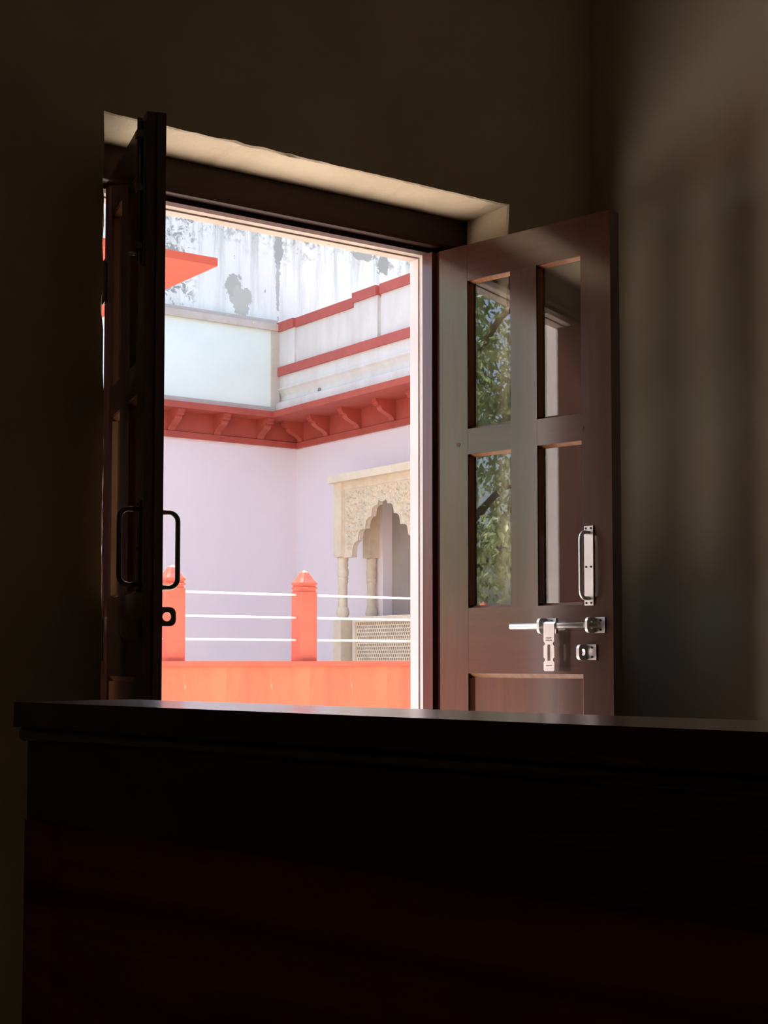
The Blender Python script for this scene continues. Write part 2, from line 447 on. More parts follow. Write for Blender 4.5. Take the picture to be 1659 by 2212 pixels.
# ---- door leaves ---------------------------------------------------------------
def leaf(root, W, bolt_side):
    """local axes: x along the leaf from the hinge, y = 0 face seen by the camera, thickness to +y"""
    T = 0.038
    sc = W / 0.548
    xs = [0, 0.097 * sc, 0.2403 * sc, 0.3235 * sc, 0.4595 * sc, W]
    zs = [0.012, 0.16, 0.968, 1.138, 1.542, 1.609, 2.003, 2.1]
    def part(name, x0, x1, z0, z1, mat, y0=0.0, y1=T, bev=0.0025, par=root):
        return bx(name, x0, x1, y0, y1, z0, z1, mat, par, bev, world=False)
    part('hinge_stile', xs[0], xs[1] - 0.0004, zs[0], zs[7], 'stile_wood')
    part('lock_stile', xs[4] + 0.0004, xs[5], zs[0], zs[7], 'stile_wood')
    part('top_rail', xs[1], xs[4], zs[6], zs[7], 'rail_wood', 0.0004, T - 0.0004)
    part('lock_rail', xs[1], xs[4], zs[2], zs[3], 'rail_wood', 0.0004, T - 0.0004)
    part('bottom_rail', xs[1], xs[4], zs[0], zs[1], 'rail_wood', 0.0004, T - 0.0004)
    part('mullion', xs[2], xs[3], zs[3], zs[6], 'stile_wood', 0.0002, T - 0.0002)
    for a, b in ((1, 2), (3, 4)):
        part('mid_rail', xs[a], xs[b], zs[4], zs[5], 'rail_wood', 0.0004, T - 0.0004)
    # raised bottom panel with moulding
    pn = part('bottom_panel', xs[1] - 0.004, xs[4] + 0.004, zs[1] - 0.004, zs[2] + 0.004, 'panel_wood', 0.014, T - 0.012)
    def beads(x0, x1, z0, z1, par, w=0.010, d0=0.005, d1=0.018):
        for nm, q in (('bead', (x0, x1, z1 - w, z1)), ('bead', (x0, x1, z0, z0 + w)), ('bead', (x0, x0 + w, z0 + w, z1 - w)), ('bead', (x1 - w, x1, z0 + w, z1 - w))):
            bm = bmesh.new()
            xa, xb, za, zb = q
            if xb - xa > zb - za:
                up = abs(zb - z1) < 1e-6
                pr = [(d0, zb), (d1, zb), (d1, za), ] if up else [(d0, za), (d1, za), (d1, zb)]
                prism(bm, pr, 'x', xa, xb)
            else:
                lf = abs(xa - x0) < 1e-6
                pr = [(xa, d0), (xa, d1), (xb, d1)] if lf else [(xb, d0), (xb, d1), (xa, d1)]
                prism(bm, pr, 'z', za, zb)
            mk(nm, bm, 'bead_wood', par, world=False)
    beads(xs[1], xs[4], zs[1], zs[2], pn, 0.012, 0.004, 0.015)
    for a, b in ((1, 2), (3, 4)):
        for c, d in ((3, 4), (5, 6)):
            g = part('glass_pane', xs[a] - 0.003, xs[b] + 0.003, zs[c] - 0.003, zs[d] + 0.003, 'glass', 0.018, 0.022, 0)
            beads(xs[a], xs[b], zs[c], zs[d], g, 0.007, 0.006, 0.0178)
    return xs, zs

HR = Vector((2.399, 3.131, 0))
dR = Vector((0.112, -0.534, 0)).normalized()
rotR = math.atan2(dR.y, dR.x)
door_r = thing('door_1', 'glazed brown door leaf with long slide bolt, standing beside the bare side wall', 'door', HR, rotR, kind='structure')
WR = 0.548
xsR, zsR = leaf(door_r, WR, 1)
nR = Vector((dR.y, -dR.x, 0))       # out of the visible face
def onR(x, y, off=0.0):
    """photo pixel -> (s, z) on the right leaf's plane, off metres proud of its face"""
    p = atP(x, y, HR + nR * off, nR)
    return (p - HR).dot(dR), p.z

def handle(root, s, z0, z1, face=-1, yb=0.0, proj=0.040, plate_w=0.026, mat='steel', plate='steel', toward=0.0):
    """D pull handle on a back plate. face -1: on the y = yb side"""
    h = bx('handle', s - plate_w / 2, s + plate_w / 2, min(yb, yb + face * 0.003), max(yb, yb + face * 0.003), z0, z1, plate, root, 0.0008, world=False)
    zz0, zz1 = z0 + 0.017, z1 - 0.017
    r = 0.0052
    pts = []
    y_out = yb + face * proj
    R = 0.018
    pts.append((s, yb, zz1))
    pts.append((s, y_out - face * R, zz1))
    for k in range(1, 7):
        a = math.pi / 2 * k / 6
        pts.append((s, y_out - face * R + face * R * math.sin(a), zz1 - R + R * math.cos(a)))
    for k in range(0, 7):
        a = math.pi / 2 * k / 6
        pts.append((s, y_out - face * R + face * R * math.cos(a), zz0 + R - R * math.sin(a)))
    pts.append((s, yb, zz0))
    bm = bmesh.new(); tube(bm, pts, r, 12)
    mk('grip', bm, mat, h, True, world=False)
    for dz in (z0 + 0.006, (z0 + z1) / 2 - 0.003, z1 - 0.006):
        for ds in (-plate_w * 0.28, plate_w * 0.28):
            bm = bmesh.new(); cyl(bm, (s + ds, yb + face * 0.002, dz), (s + ds, yb + face * 0.0042, dz), 0.0026, 10)
            mk('screw', bm, 'screw', h, world=False)
    return h

def eye_bracket(root, name, s, z, face, yb, w=0.030, out=0.034, hole=0.0105, thick=0.010, mat='steel', base=0.030, hd=1):
    """bolt keeper: base plate screwed to the leaf and an upright eye, rounded at its outer end, with a round hole"""
    hh = w / 2 + 0.002
    ybase = yb + face * 0.0035
    br = bx(name, s - base if hd < 0 else s - 0.004, s + 0.004 if hd < 0 else s + base, min(yb, ybase), max(yb, ybase), z - hh, z + hh, mat, root, 0.0008, world=False)
    # eye plate in the y-z plane: rounded rectangle standing off the leaf, with a round hole
    bm = bmesh.new()
    yc = yb + face * (out - hh * 0.95)
    rc_ = hh * 0.62
    n = 24
    outer, inner = [], []
    ya_, yb2 = yb, yb + face * out
    for k in range(n):
        a = 2 * math.pi * k / n
        ca, sa = math.cos(a), math.sin(a)
        inner.append((yc + face * hole * ca, z + hole * sa))
        # cast from the hole centre to the rounded rectangle
        lim_y = (out - (yc - yb) * face) if ca > 0 else (yc - yb) * face
        t = min(lim_y / max(abs(ca), 1e-6), hh / max(abs(sa), 1e-6))
        py, pz = t * ca, t * sa
        if ca > 0:
            cy_, cz_ = lim_y - rc_, (hh - rc_) * (1 if sa > 0 else -1)
            if py > cy_ and abs(pz) > hh - rc_:
                dv = Vector((py - cy_, pz - cz_))
                if dv.length > rc_:
                    dv = dv.normalized() * rc_
                py, pz = cy_ + dv.x, cz_ + dv.y
        outer.append((yc + face * py, z + pz))
    x0, x1 = s - thick / 2, s + thick / 2
    O0 = [bm.verts.new((x0, *p)) for p in outer]; O1 = [bm.verts.new((x1, *p)) for p in outer]
    I0 = [bm.verts.new((x0, *p)) for p in inner]; I1 = [bm.verts.new((x1, *p)) for p in inner]
    for k in range(n):
        j = (k + 1) % n
        bm.faces.new((O0[k], O0[j], I0[j], I0[k])); bm.faces.new((O1[j], O1[k], I1[k], I1[j]))
        bm.faces.new((O0[j], O0[k], O1[k], O1[j])); bm.faces.new((I0[k], I0[j], I1[j], I1[k]))
    mk('eye', bm, mat, br, world=False)
    for dz in (-hh * 0.6, hh * 0.6):
        sx = s + (base * 0.62) * hd
        bm = bmesh.new(); cyl(bm, (sx, ybase, z + dz), (sx, ybase + face * 0.0015, z + dz), 0.0028, 10)
        mk('screw', bm, 'screw', br, world=False)
    return br

# --- hardware of the right leaf (the outdoor face is the one seen)
sh, _ = onR(1273, 1220); _, hz1 = onR(1273, 1136); _, hz0 = onR(1273, 1308)
hR = handle(door_r, sh, hz0, hz1, -1, 0.0, 0.036)
bx('plate_edge', sh + 0.0128, sh + 0.0142, -0.0032, 0.0, hz0, hz1, 'brass_edge', hR, 0, world=False)
OFF = 0.020
s0, zb0 = onR(1103, 1354, OFF); s1, zb1 = onR(1296, 1349, OFF)
zb = (zb0 + zb1) / 2
s1 = min(s1, 0.52)
sl = bpy.data.objects.new('slide_bolt', None); COL.objects.link(sl); sl.parent = door_r
bm = bmesh.new(); cyl(bm, (s0, -OFF, zb), (s1, -OFF, zb), 0.0072, 16)
rod = mk('bolt_rod', bm, 'steel', sl, True, world=False, bevel=0)
sA, _ = onR(1167, 1352, OFF); sB, _ = onR(1271, 1348, OFF)
for ss in (sA + 0.004, sB + 0.004):
    b_ = eye_bracket(sl, 'guide_bracket', ss, zb, -1, 0.0, w=0.034, out=0.036, hole=0.0082, thick=0.007, base=0.032, hd=1)
# hasp wrapped round the rod: collar and slotted strap
sH0, _ = onR(1174, 1390, OFF + 0.009); sH1, _ = onR(1200, 1390, OFF + 0.009)
sc_ = (sH0 + sH1) / 2; hw = 0.0165
_, zt = onR(1187, 1342, OFF + 0.009); _, zl = onR(1187, 1450, OFF + 0.009)
bm = bmesh.new(); cyl(bm, (sc_ - hw, -OFF, zb), (sc_ + hw, -OFF, zb), 0.0110, 18)
col_ = mk('hasp', bm, 'steel', sl, False, world=False)
# strap outline with notches, slot left open
zq = zb + 0.005
def strap():
    bm = bmesh.new()
    L = zq - zl
    nt_ = 0.0042
    ztop = zq; zn1 = zq - L * 0.42; zn2 = zq - L * 0.76; zs1 = zq - L * 0.44; zs2 = zq - L * 0.78
    out = [(-hw, ztop), (-hw, zn1 + 0.006), (-hw + nt_, zn1 + 0.002), (-hw + nt_, zn1 - 0.002), (-hw, zn1 - 0.006),
           (-hw, zn2 + 0.006), (-hw + nt_, zn2 + 0.002), (-hw + nt_, zn2 - 0.002), (-hw, zn2 - 0.006), (-hw, zl + 0.003), (-hw + 0.003, zl)]
    slot = [(-0.0042, zs1), (-0.0042, zs2)]
    y0, y1 = -OFF - 0.0115, -OFF - 0.0085
    def side(sgn):
        o_ = [(sc_ + sgn * p[0], p[1]) for p in out]
        # left half: outline down, then along centre up, going round the slot
        poly = o_ + [(sc_, zl), (sc_, zs2), (sc_ + sgn * -0.0042, zs2), (sc_ + sgn * -0.0042, zs1), (sc_, zs1), (sc_, ztop)]
        if sgn < 0: poly = poly[::-1]
        prism(bm, [(p[0], p[1]) for p in poly], 'y', y0, y1)
    side(1); side(-1)
    bmesh.ops.remove_doubles(bm, verts=bm.verts, dist=1e-5)
    return bm
st = mk('strap', strap(), 'steel', col_, world=False)
bm = bmesh.new()                                   # worn stamping, two short illegible lines
rs = random.Random(5)
for zz in (zq - (zq - zl) * 0.30, zq - (zq - zl) * 0.35, zq - (zq - zl) * 0.88):
    x = sc_ - 0.009
    while x < sc_ + 0.008:
        w_ = rs.uniform(0.0010, 0.0022)
        box(bm, x, x + w_, -OFF - 0.0118, -OFF - 0.0114, zz - 0.0011, zz + 0.0011); x += w_ + 0.0007
mk('stamp_marks', bm, 'dark_steel', col_, world=False)['kind'] = 'stuff'
sK, zK = onR(1258, 1409, 0.016)
eye_bracket(door_r, 'staple_bracket', sK, zK, -1, 0.0, w=0.034, out=0.036, hole=0.0085, thick=0.008, base=0.032, hd=1)
# wooden peg heads at the joints and a knot
for (px, py) in ((1257, 925), (990, 961)):
    s_, z_ = onR(px, py)
    bm = bmesh.new(); cyl(bm, (s_, -0.0012, z_), (s_, 0.002, z_), 0.006, 12)
    mk('dowel', bm, 'frame_wood', door_r, world=False)
def hinges(root, yb, zlist):
    for z in zlist:
        bm = bmesh.new(); cyl(bm, (-0.004, yb, z - 0.05), (-0.004, yb, z + 0.05), 0.0055, 12)
        h = mk('hinge', bm, 'dark_steel', root, True, world=False)
        bx('hinge_plate', 0.0, 0.024, yb - 0.002, yb + 0.0005, z - 0.05, z + 0.05, 'dark_steel', h, 0, world=False)
hinges(door_r, 0.040, (0.3, 1.05, 1.84))

# --- left leaf, seen nearly edge on, its room face to the left
HL = Vector((1.427, 3.128, 0))
eL = Vector((1.299, 2.656, 0))
dL = (eL - HL).normalized(); WL = (eL - HL).length
door_l = thing('door_2', 'dark door leaf seen almost edge on, with pull handles on both faces', 'door', HL, math.atan2(dL.y, dL.x), kind='structure')
xsL, zsL = leaf(door_l, WL, -1)
bx('meeting_strip', WL, WL + 0.012, 0.019, 0.037, 0.012, 2.096, 'stile_wood', door_l, 0.002, world=False)
handle(door_l, WL - 0.040, 1.135, 1.320, -1, 0.0, 0.040, mat='dark_steel', plate='dark_steel')
handle(door_l, WL - 0.040, 1.130, 1.315, 1, 0.038, 0.040, mat='dark_steel', plate='dark_steel')
eye_bracket(door_l, 'keeper_bracket', WL - 0.018, 1.088, 1, 0.038, w=0.034, out=0.032, hole=0.0090, thick=0.006, mat='dark_steel', base=0.030, hd=-1)
eye_bracket(door_l, 'lock_bracket', WL - 0.030, 1.064, -1, 0.0, w=0.032, out=0.040, hole=0.004, thick=0.008, mat='dark_steel', base=0.032, hd=-1)
# tower bolt up the inner face
tb = bx('tower_bolt', WL - 0.040, WL - 0.012, -0.004, 0.0, 1.795, 2.085, 'dark_steel', door_l, 0.001, world=False)
bm = bmesh.new(); cyl(bm, (WL - 0.026, -0.009, 1.80), (WL - 0.026, -0.009, 2.093), 0.0055, 12)
mk('bolt_rod', bm, 'dark_steel', tb, True, world=False)
bm = bmesh.new(); cyl(bm, (WL - 0.026, -0.010, 1.815), (WL - 0.026, -0.030, 1.815), 0.004, 10)
mk('bolt_knob', bm, 'steel', tb, True, world=False)
for z in (1.83, 1.95, 2.06):
    bx('bolt_staple', WL - 0.036, WL - 0.016, -0.0165, -0.003, z - 0.007, z + 0.007, 'dark_steel', tb, 0.001, world=False)
hinges(door_l, -0.002, (0.3, 1.05, 1.87))

# ================================================================== FOREGROUND: wooden bed head board
zt_ = CAMH - 0.036
A_ = atZ(30, 1516, zt_); B_ = atZ(1000, 1555, zt_)
dB = (B_ - A_); dB.z = 0; dB.normalize()
nB = Vector((-dB.y, dB.x, 0))
if nB.dot(Vector((0, 0, 0)) - A_) > 0: nB = -nB       # nB points away from the camera
rb = math.atan2(dB.y, dB.x)
bed = thing('bed_headboard', 'dark polished wooden headboard with a thick top rail, standing before the doorway', 'headboard', (A_.x, A_.y, 0), rb)
sgn = 1 if (Matrix.Rotation(-rb, 3, 'Z') @ nB).y > 0 else -1
LB = 1.55
def bb(name, x0, x1, y0, y1, z0, z1, mat, bev, par=bed):
    a, b2 = sorted((y0 * sgn, y1 * sgn))
    return bx(name, x0, x1, a, b2, z0, z1, mat, par, bev, world=False)
bb('top_rail', 0.0, LB, 0.0, 0.125, zt_ - 0.022, zt_, 'bed_rail_wood', 0.006)
bm = bmesh.new(); tube(bm, [(0.004, 0.010 * sgn, zt_ - 0.028), (LB - 0.004, 0.010 * sgn, zt_ - 0.028)], 0.007, 12)
mk('moulding', bm, 'bed_rail_wood', bed, True, world=False)
bb('frieze_rail', 0.004, LB - 0.004, 0.012, 0.080, 0.86, zt_ - 0.022, 'bed_rail_wood', 0.002)
bb('panel', 0.05, LB - 0.05, 0.018, 0.060, 0.42, 0.86, 'bed_wood', 0.002)
bb('post', 0.004, 0.05, 0.010, 0.082, 0.0, 0.86, 'bed_wood', 0.003)
bb('post', LB - 0.05, LB - 0.004, 0.010, 0.082, 0.0, 0.86, 'bed_wood', 0.003)
bb('bottom_rail', 0.05, LB - 0.05, 0.014, 0.076, 0.30, 0.42, 'bed_wood', 0.002)

# ================================================================== OUTSIDE
GZ = -0.10
tag(bx('terrace_floor', -14, 10.6, YO, 7.2, -0.30, -0.02, 'terrace'), 'sunlit terrace paving outside the doorway', 'terrace', kind='structure')
tag(bx('courtyard_ground', -40, 30, 7.2, 45, -0.5, GZ, 'ground'), 'pale courtyard ground beyond the orange parapet', 'ground', kind='structure')

# ---- terrace railing: orange parapet panels, coping, posts with pointed caps, three white rails
YP = 7.0
rl = thing('terrace_railing', 'orange parapet with red pointed posts and three thin white rails', 'railing', (0, YP, -0.02))
seam0 = atY(670, 1480, YP).x; pitch = (seam0 - atY(490, 1480, YP).x)
x = seam0 - pitch * 24
pp = None
while x < 9.9:
    if pp is None:
        pp = bx('parapet_panel', 0.0004, pitch - 0.0004, 0, 0.14, 0, 0.993, 'orange', None, 0.0014)
        src = pp
    else:
        pp = src.copy(); COL.objects.link(pp)
    pp.parent = rl
    pp.location = (x, 0, 0)
    x += pitch
bx('coping', seam0 - pitch * 24, 9.9, YP - 0.022, YP + 0.16, 0.973, 1.0, 'post_red', rl, 0.003)
PX = [atY(657, 1400, YP + 0.07).x, atY(370.5, 1400, YP + 0.07).x]
sp = PX[0] - PX[1]
pw = 0.056
posts = [PX[0] + sp * k for k in range(-15, 6)]
def post_mesh(bm):
    def ring(h, z, c):
        return [bm.verts.new(p) for p in ((-h + c, -h, z), (h - c, -h, z), (h, -h + c, z), (h, h - c, z), (h - c, h, z), (-h + c, h, z), (-h, h - c, z), (-h, -h + c, z))]
    prof = [(pw, 0, .010), (pw, .385, .010), (pw - .006, .392, .010), (pw - .006, .398, .010), (pw + .001, .404, .010), (pw + .001, .412, .010),
            (pw - .006, .417, .010), (pw - .006, .423, .010), (pw + .001, .428, .010), (pw + .001, .438, .012)]
    return ring, prof
def loft(bm, ring, prof):
    rs_ = [ring(*p) for p in prof]
    for a, b2 in zip(rs_[:-1], rs_[1:]):
        for k in range(8): bm.faces.new((a[k], a[(k + 1) % 8], b2[(k + 1) % 8], b2[k]))
    bm.faces.new(rs_[0][::-1]); bm.faces.new(rs_[-1])
bm = bmesh.new(); ring, prof = post_mesh(bm); loft(bm, ring, prof)
post0 = mk('post', bm, 'post_red', None)
bm = bmesh.new(); ring, _ = post_mesh(bm)
loft(bm, ring, [(pw + .001, 0.438, .012), (pw - 0.014, .462, .012), (0.022, .496, .008), (0.008, .508, .004)])
fin0 = mk('cap', bm, 'post_red', None)
for i, xx in enumerate(posts):
    p_ = post0 if i == 0 else post0.copy()
    f_ = fin0 if i == 0 else fin0.copy()
    if i: COL.objects.link(p_); COL.objects.link(f_)
    p_.parent = rl; p_.location = (xx, 0.07, 1.02); f_.parent = p_; f_.location = (0, 0, 0)
for (py0, py1) in ((1276.4, 1294), (1329, 1340), (1379.6, 1385.9)):
    z_ = (atY(389, py0, YP + .07).z + atY(889, py1, YP + .07).z) / 2
    bm = bmesh.new(); cyl(bm, (posts[0], YP + .07, z_), (9.9, YP + .07, z_), 0.0062, 10)
    mk('rail', bm, 'rail_white', rl, True)

# ---- two wings of the building across the courtyard
XB, YB = 10.6, 17.0
ZE0, ZE1 = 4.195, 4.275
OVL, OVR = 0.35, 0.60
wl = wr = thing('courtyard_building', 'L-shaped lilac building with red bracketed eaves and a stained white upper wall', 'building', (XB, YB, GZ))
bx('lilac_wall', 0, XB, YB, YB + 0.4, GZ, 3.95, 'lilac', wl)
bx('frieze', 0, XB, YB - 0.02, YB + 0.4, 3.95, ZE0, 'red', wl)
bx('frieze_lip', 0, XB, YB - 0.05, YB, 3.865, 3.94, 'red', wl, 0.006)
bx('eave_slab', 0, XB, YB - OVL, YB + 0.4, ZE0, ZE1, 'red', wl, 0.006)
# right wing wall, with the doorway behind the balcony
PYL = atX(827, 1200, XB).y; DW = 1.05
dy1 = PYL; dy0 = PYL - DW
bx('lilac_wall', XB, XB + 0.4, dy1, YB + 0.4, GZ, 3.95, 'lilac', wr)
bx('lilac_wall', XB, XB + 0.4, 3.3, dy0, GZ, 3.95, 'lilac', wr)
bx('lilac_wall', XB, XB + 0.4, dy0, dy1, 3.22, 3.95, 'lilac', wr)
bx('lilac_wall', XB, XB + 0.4, dy0, dy1, GZ, 0.9, 'lilac', wr)
bx('shutter', XB + 0.14, XB + 0.18, dy0, dy1, 0.9, 3.22, 'door_grey', wr)
bx('frieze', XB - 0.02, XB + 0.4, 3.3, YB - 0.02, 3.95, ZE0, 'red', wr)
bx('frieze_lip', XB - 0.05, XB, 3.3, YB - 0.05, 3.865, 3.94, 'red', wr, 0.006)
bx('eave_slab', XB - OVR, XB + 0.4, 3.3, YB - OVL, ZE0, ZE1, 'red', wr, 0.006)
# brackets: S-curved, stepped at the outer end
def bracket_profile():
    p = [(0.0, ZE0), (0.30, ZE0), (0.30, ZE0 - 0.036), (0.285, ZE0 - 0.040), (0.285, ZE0 - 0.052), (0.272, ZE0 - 0.056), (0.272, ZE0 - 0.078), (0.225, ZE0 - 0.080)]
    for t in np.linspace(0, 1, 10)[1:]:
        u = 0.225 * (1 - t) + 0.03 * t + 0.032 * math.sin(2 * math.pi * t)
        p.append((u, (ZE0 - 0.080) - (ZE0 - 0.080 - 3.945) * t))
    p.append((0.0, 3.94))
    return p
bp = bracket_profile()
th = 0.05
BL = [atY(px, py, YB).x for px, py in ((367, 932), (466, 943), (559, 951))]
step = (BL[2] - BL[0]) / 2
BL = [BL[0] - step * k for k in range(8, 0, -1)] + BL
bm = bmesh.new(); prism(bm, [(-q[0], q[1]) for q in bp], 'x', -th, th)
br0 = mk('bracket', bm, 'red', None, bevel=0.004)
for i, xx in enumerate(BL):
    b_ = br0 if i == 0 else br0.copy()
    if i: COL.objects.link(b_)
    b_.parent = wl; b_.matrix_parent_inverse = pm(wl).inverted(); b_.location = (xx, YB - 0.02, 0)
BR = [atX(px, py, XB).y for px, py in ((654, 952), (710, 940), (778, 925), (853, 906))]
step = (BR[3] - BR[0]) / 3
BR += [BR[3] + step * k for k in range(1, 9)]
bm = bmesh.new(); prism(bm, [(-q[0], q[1]) for q in bp], 'y', -th, th)
br1 = mk('bracket', bm, 'red', None, bevel=0.004)
for i, yy in enumerate(BR):
    if yy < 3.5: continue
    b_ = br1 if i == 0 else br1.copy()
    if i: COL.objects.link(b_)
    b_.parent = wr; b_.matrix_parent_inverse = pm(wr).inverted(); b_.location = (XB - 0.02, yy, 0)
# left wing upper part: framed pale panel, then the tall stained wall
YU = YB - 0.25
XU = XB - 0.437
xe = XU - 0.002
bx('pale_panel', 0, xe - 0.12, YU + 0.03, YB + 0.4, ZE1 + 0.075, 5.375, 'pale_panel', wl)
bx('panel_frame', 0, xe, YU, YB + 0.4, ZE1, ZE1 + 0.075, 'beige_frame', wl, 0.006)
bx('panel_frame', 0, xe, YU - 0.02, YB + 0.4, 5.375, 5.465, 'beige_frame', wl, 0.006)
bx('panel_frame', xe - 0.12, xe, YU, YB + 0.4, ZE1 + 0.075, 5.375, 'beige_frame', wl, 0.006)
bx('corner_fillet', xe, XU + 0.12, YU + 0.03, YB + 0.4, ZE1, 5.36, 'beige_frame', wl)
bx('stained_wall', 0, 18, YB - 0.1, YB + 0.4, 5.465, 8.0, 'stained', wl)
bx('ledge', 0, XU, YU + 0.05, YB - 0.1, 5.465, 5.53, 'beige_frame', wl, 0.01)
# right wing parapet: roll moulding, two red bands with steps
prof = [(0.43, ZE1), (-0.05, ZE1), (-0.05, 4.40), (-0.02, 4.415), (0.035, 4.445), (0.04, 4.50), (0.0, 4.56), (-0.03, 4.585), (-0.03, 4.60), (-0.005, 4.61), (0.0, 4.64), (0.0, 4.77), (0.43, 4.77)]
bm = bmesh.new(); prism(bm, [(XU + a, b2) for a, b2 in prof], 'y', 3.3, YU + 0.03)
mk('cornice_moulding', bm, 'parapet_white', wr)
bx('red_band', XU - 0.035, XB, 3.3, YU + 0.035, 4.77, 4.885, 'band_red', wr, 0.006)
ys = [atX(px, 700, XU).y for px in (607, 637, 762, 815)]
segs = [(ys[1], YU + 0.03, -0.035, 0.0), (ys[2], ys[1], 0.0, 0.0), (ys[3] + 0.02, ys[2], -0.015, 0.05), (3.3, ys[3] - 0.04, 0.0, 0.05)]
for y0, y1, dx, dz in segs:
    bx('parapet_wall', XU + 0.03 + dx, XB, y0, y1, 4.885, 5.365 + dz, 'parapet_white', wr, 0.004)
    bx('red_band', XU + dx, XB, y0, y1, 5.365 + dz, 5.485 + dz, 'band_red', wr, 0.006)
bx('parapet_wall', XU + 0.06, XB, ys[3] - 0.04, ys[3] + 0.02, 4.885, 5.41, 'parapet_white', wr)
bx('red_band', XU + 0.05, XB, ys[3] - 0.04, ys[3] + 0.02, 5.40, 5.52, 'band_red', wr)
pd = atX(686, 842, XU)
bm = bmesh.new(); cyl(bm, (XU + 0.08, pd.y, pd.z), (XU + 0.02, pd.y, pd.z), 0.03, 12)
mk('drain_spout', bm, 'dark_room', wr, True)

# ---- carved balcony on the right wing
XFR = XB - 0.55
def J(x, y, X=XFR): p = atX(x, y, X); return p.y, p.z
yl, _ = J(722, 1100)
yc, _ = J(826.6, 1100)
hw_ = yl - yc
yr = yc - hw_
jh = thing('carved_balcony', 'cream stone balcony with a cusped arch, turned columns and a pierced screen', 'balcony', (XB, yc, GZ))
_, zh0 = J(730, 1043); _, zh1 = J(720, 1030)
hoodt = J(889, 998)[1]; hoodb = J(889, 1016)[1]
zh0 = (zh0 + hoodb) / 2; zh1 = (zh1 + hoodt) / 2
bx('hood', XFR - 0.07, XB, yr - 0.06, yl + 0.05, zh0, zh1, 'cream_stone', jh, 0.008)
# left edge of column shaft block etc.
_, zcap = J(740, 1202)
_, zsill = J(745, 1338)
ylc = J(738, 1150)[0]
def column(name, yy, xx, s):
    c = bx(name, xx - s, xx + s, yy - s, yy + s, zcap, zh0 - 0.0, 'cream_stone', jh, 0.006)
    r = s * 0.80
    k = (zcap - zsill)
    pr = [(r * .98, zsill + 0.05), (r * .90, zsill + 0.07), (r * .82, zcap - k * .44), (r * .95, zcap - k * .40), (r * 1.0, zcap - k * .385), (r * .86, zcap - k * .375), (r * .98, zcap - k * .355),
          (r * 1.02, zcap - k * .33), (r * .86, zcap - k * .32), (r * 1.02, zcap - k * .29), (r * 1.06, zcap - k * .235), (r * 1.0, zcap - k * .19), (r * .84, zcap - k * .17), (r * 1.0, zcap - k * .13),
          (r * .9, zcap - k * .08), (r * 1.0, zcap - k * .06), (r * 1.02, zcap - k * .02), (r * .9, zcap)]
    bm = bmesh.new(); lathe(bm, pr, xx, yy, 24)
    mk('turned_shaft', bm, 'cream_stone', c, True)
    bm = bmesh.new()
    lathe(bm, [(r * 1.0, zsill - 0.01), (r * 1.15, zsill), (r * 1.15, zsill + 0.02), (r * .9, zsill + 0.03), (r * 1.2, zsill + 0.07), (r * 1.15, zsill + 0.12), (r * .7, zsill + 0.19)], xx, yy, 20)
    mk('base_pot', bm, 'cream_stone', c, True)
    bx('pedestal', xx - s, xx + s, yy - s, yy + s, 0.5, zsill, 'cream_stone', c, 0.006)
    return c
cs = 0.085
XA0, XA1 = XFR + 0.045, XFR + 0.12
yc = J(826.6, 1100, XA0)[0]
ycl = J(740.5, 1270, XFR + cs)[0]
ypil = J(802, 1270, XB - cs * 0.9)[0]
ycr = 2 * yc - ycl
for yy in (ycl, ycr):
    column('column', yy, XFR + cs, cs)
    column('pilaster', yy + (ypil - ycl) * (1 if yy == ycl else -1), XB - cs * 0.9, cs * 0.9)
# cusped arch panel
halfpx = [(500, 1850), (500, 1760), (512, 1660), (545, 1590), (600, 1548), (604, 1480), (618, 1400), (655, 1348), (735, 1330), (737, 1260), (752, 1185), (790, 1130), (842, 1110),
          (848, 1030), (866, 955), (905, 915), (955, 905), (962, 862), (983, 815), (1012, 832), (1050, 836)]
half = []
for (u, v) in halfpx:
    y_, z_ = J(700 + u / 8.295, 980 + v / 8.295, XA0)
    half.append((y_, z_))
half[-1] = (yc, half[-1][1])
full = half + [(2 * yc - a, b2) for a, b2 in half[-2::-1]]
ypl = ycl - cs * 0.25; ypr = 2 * yc - ypl
zbot = half[0][1]
outline = [(ypl, zh0), (ypl, zbot)] + full + [(ypr, zbot), (ypr, zh0)]
def arch_panel():
    bm = bmesh.new()
    prism(bm, outline, 'x', XA0, XA1)
    return bm
ap = mk('arch_panel', arch_panel(), 'cream_stone', jh)
# raised edge following the cusps, and border strips
bm = bmesh.new(); tube(bm, [(XA0, a, b2) for a, b2 in full], 0.012, 6)
mk('arch_rim', bm, 'cream_stone', ap, True)
bx('border', XA0 - 0.012, XA0, ypr, ypl, zh0 - 0.09, zh0 - 0.0, 'cream_stone', ap, 0.003)
bx('border', XA0 - 0.012, XA0, ypl - 0.075, ypl, zbot + 0.05, zh0 - 0.09, 'cream_stone', ap, 0.003)
bx('border', XA0 - 0.012, XA0, ypr, ypr + 0.075, zbot + 0.05, zh0 - 0.09, 'cream_stone', ap, 0.003)
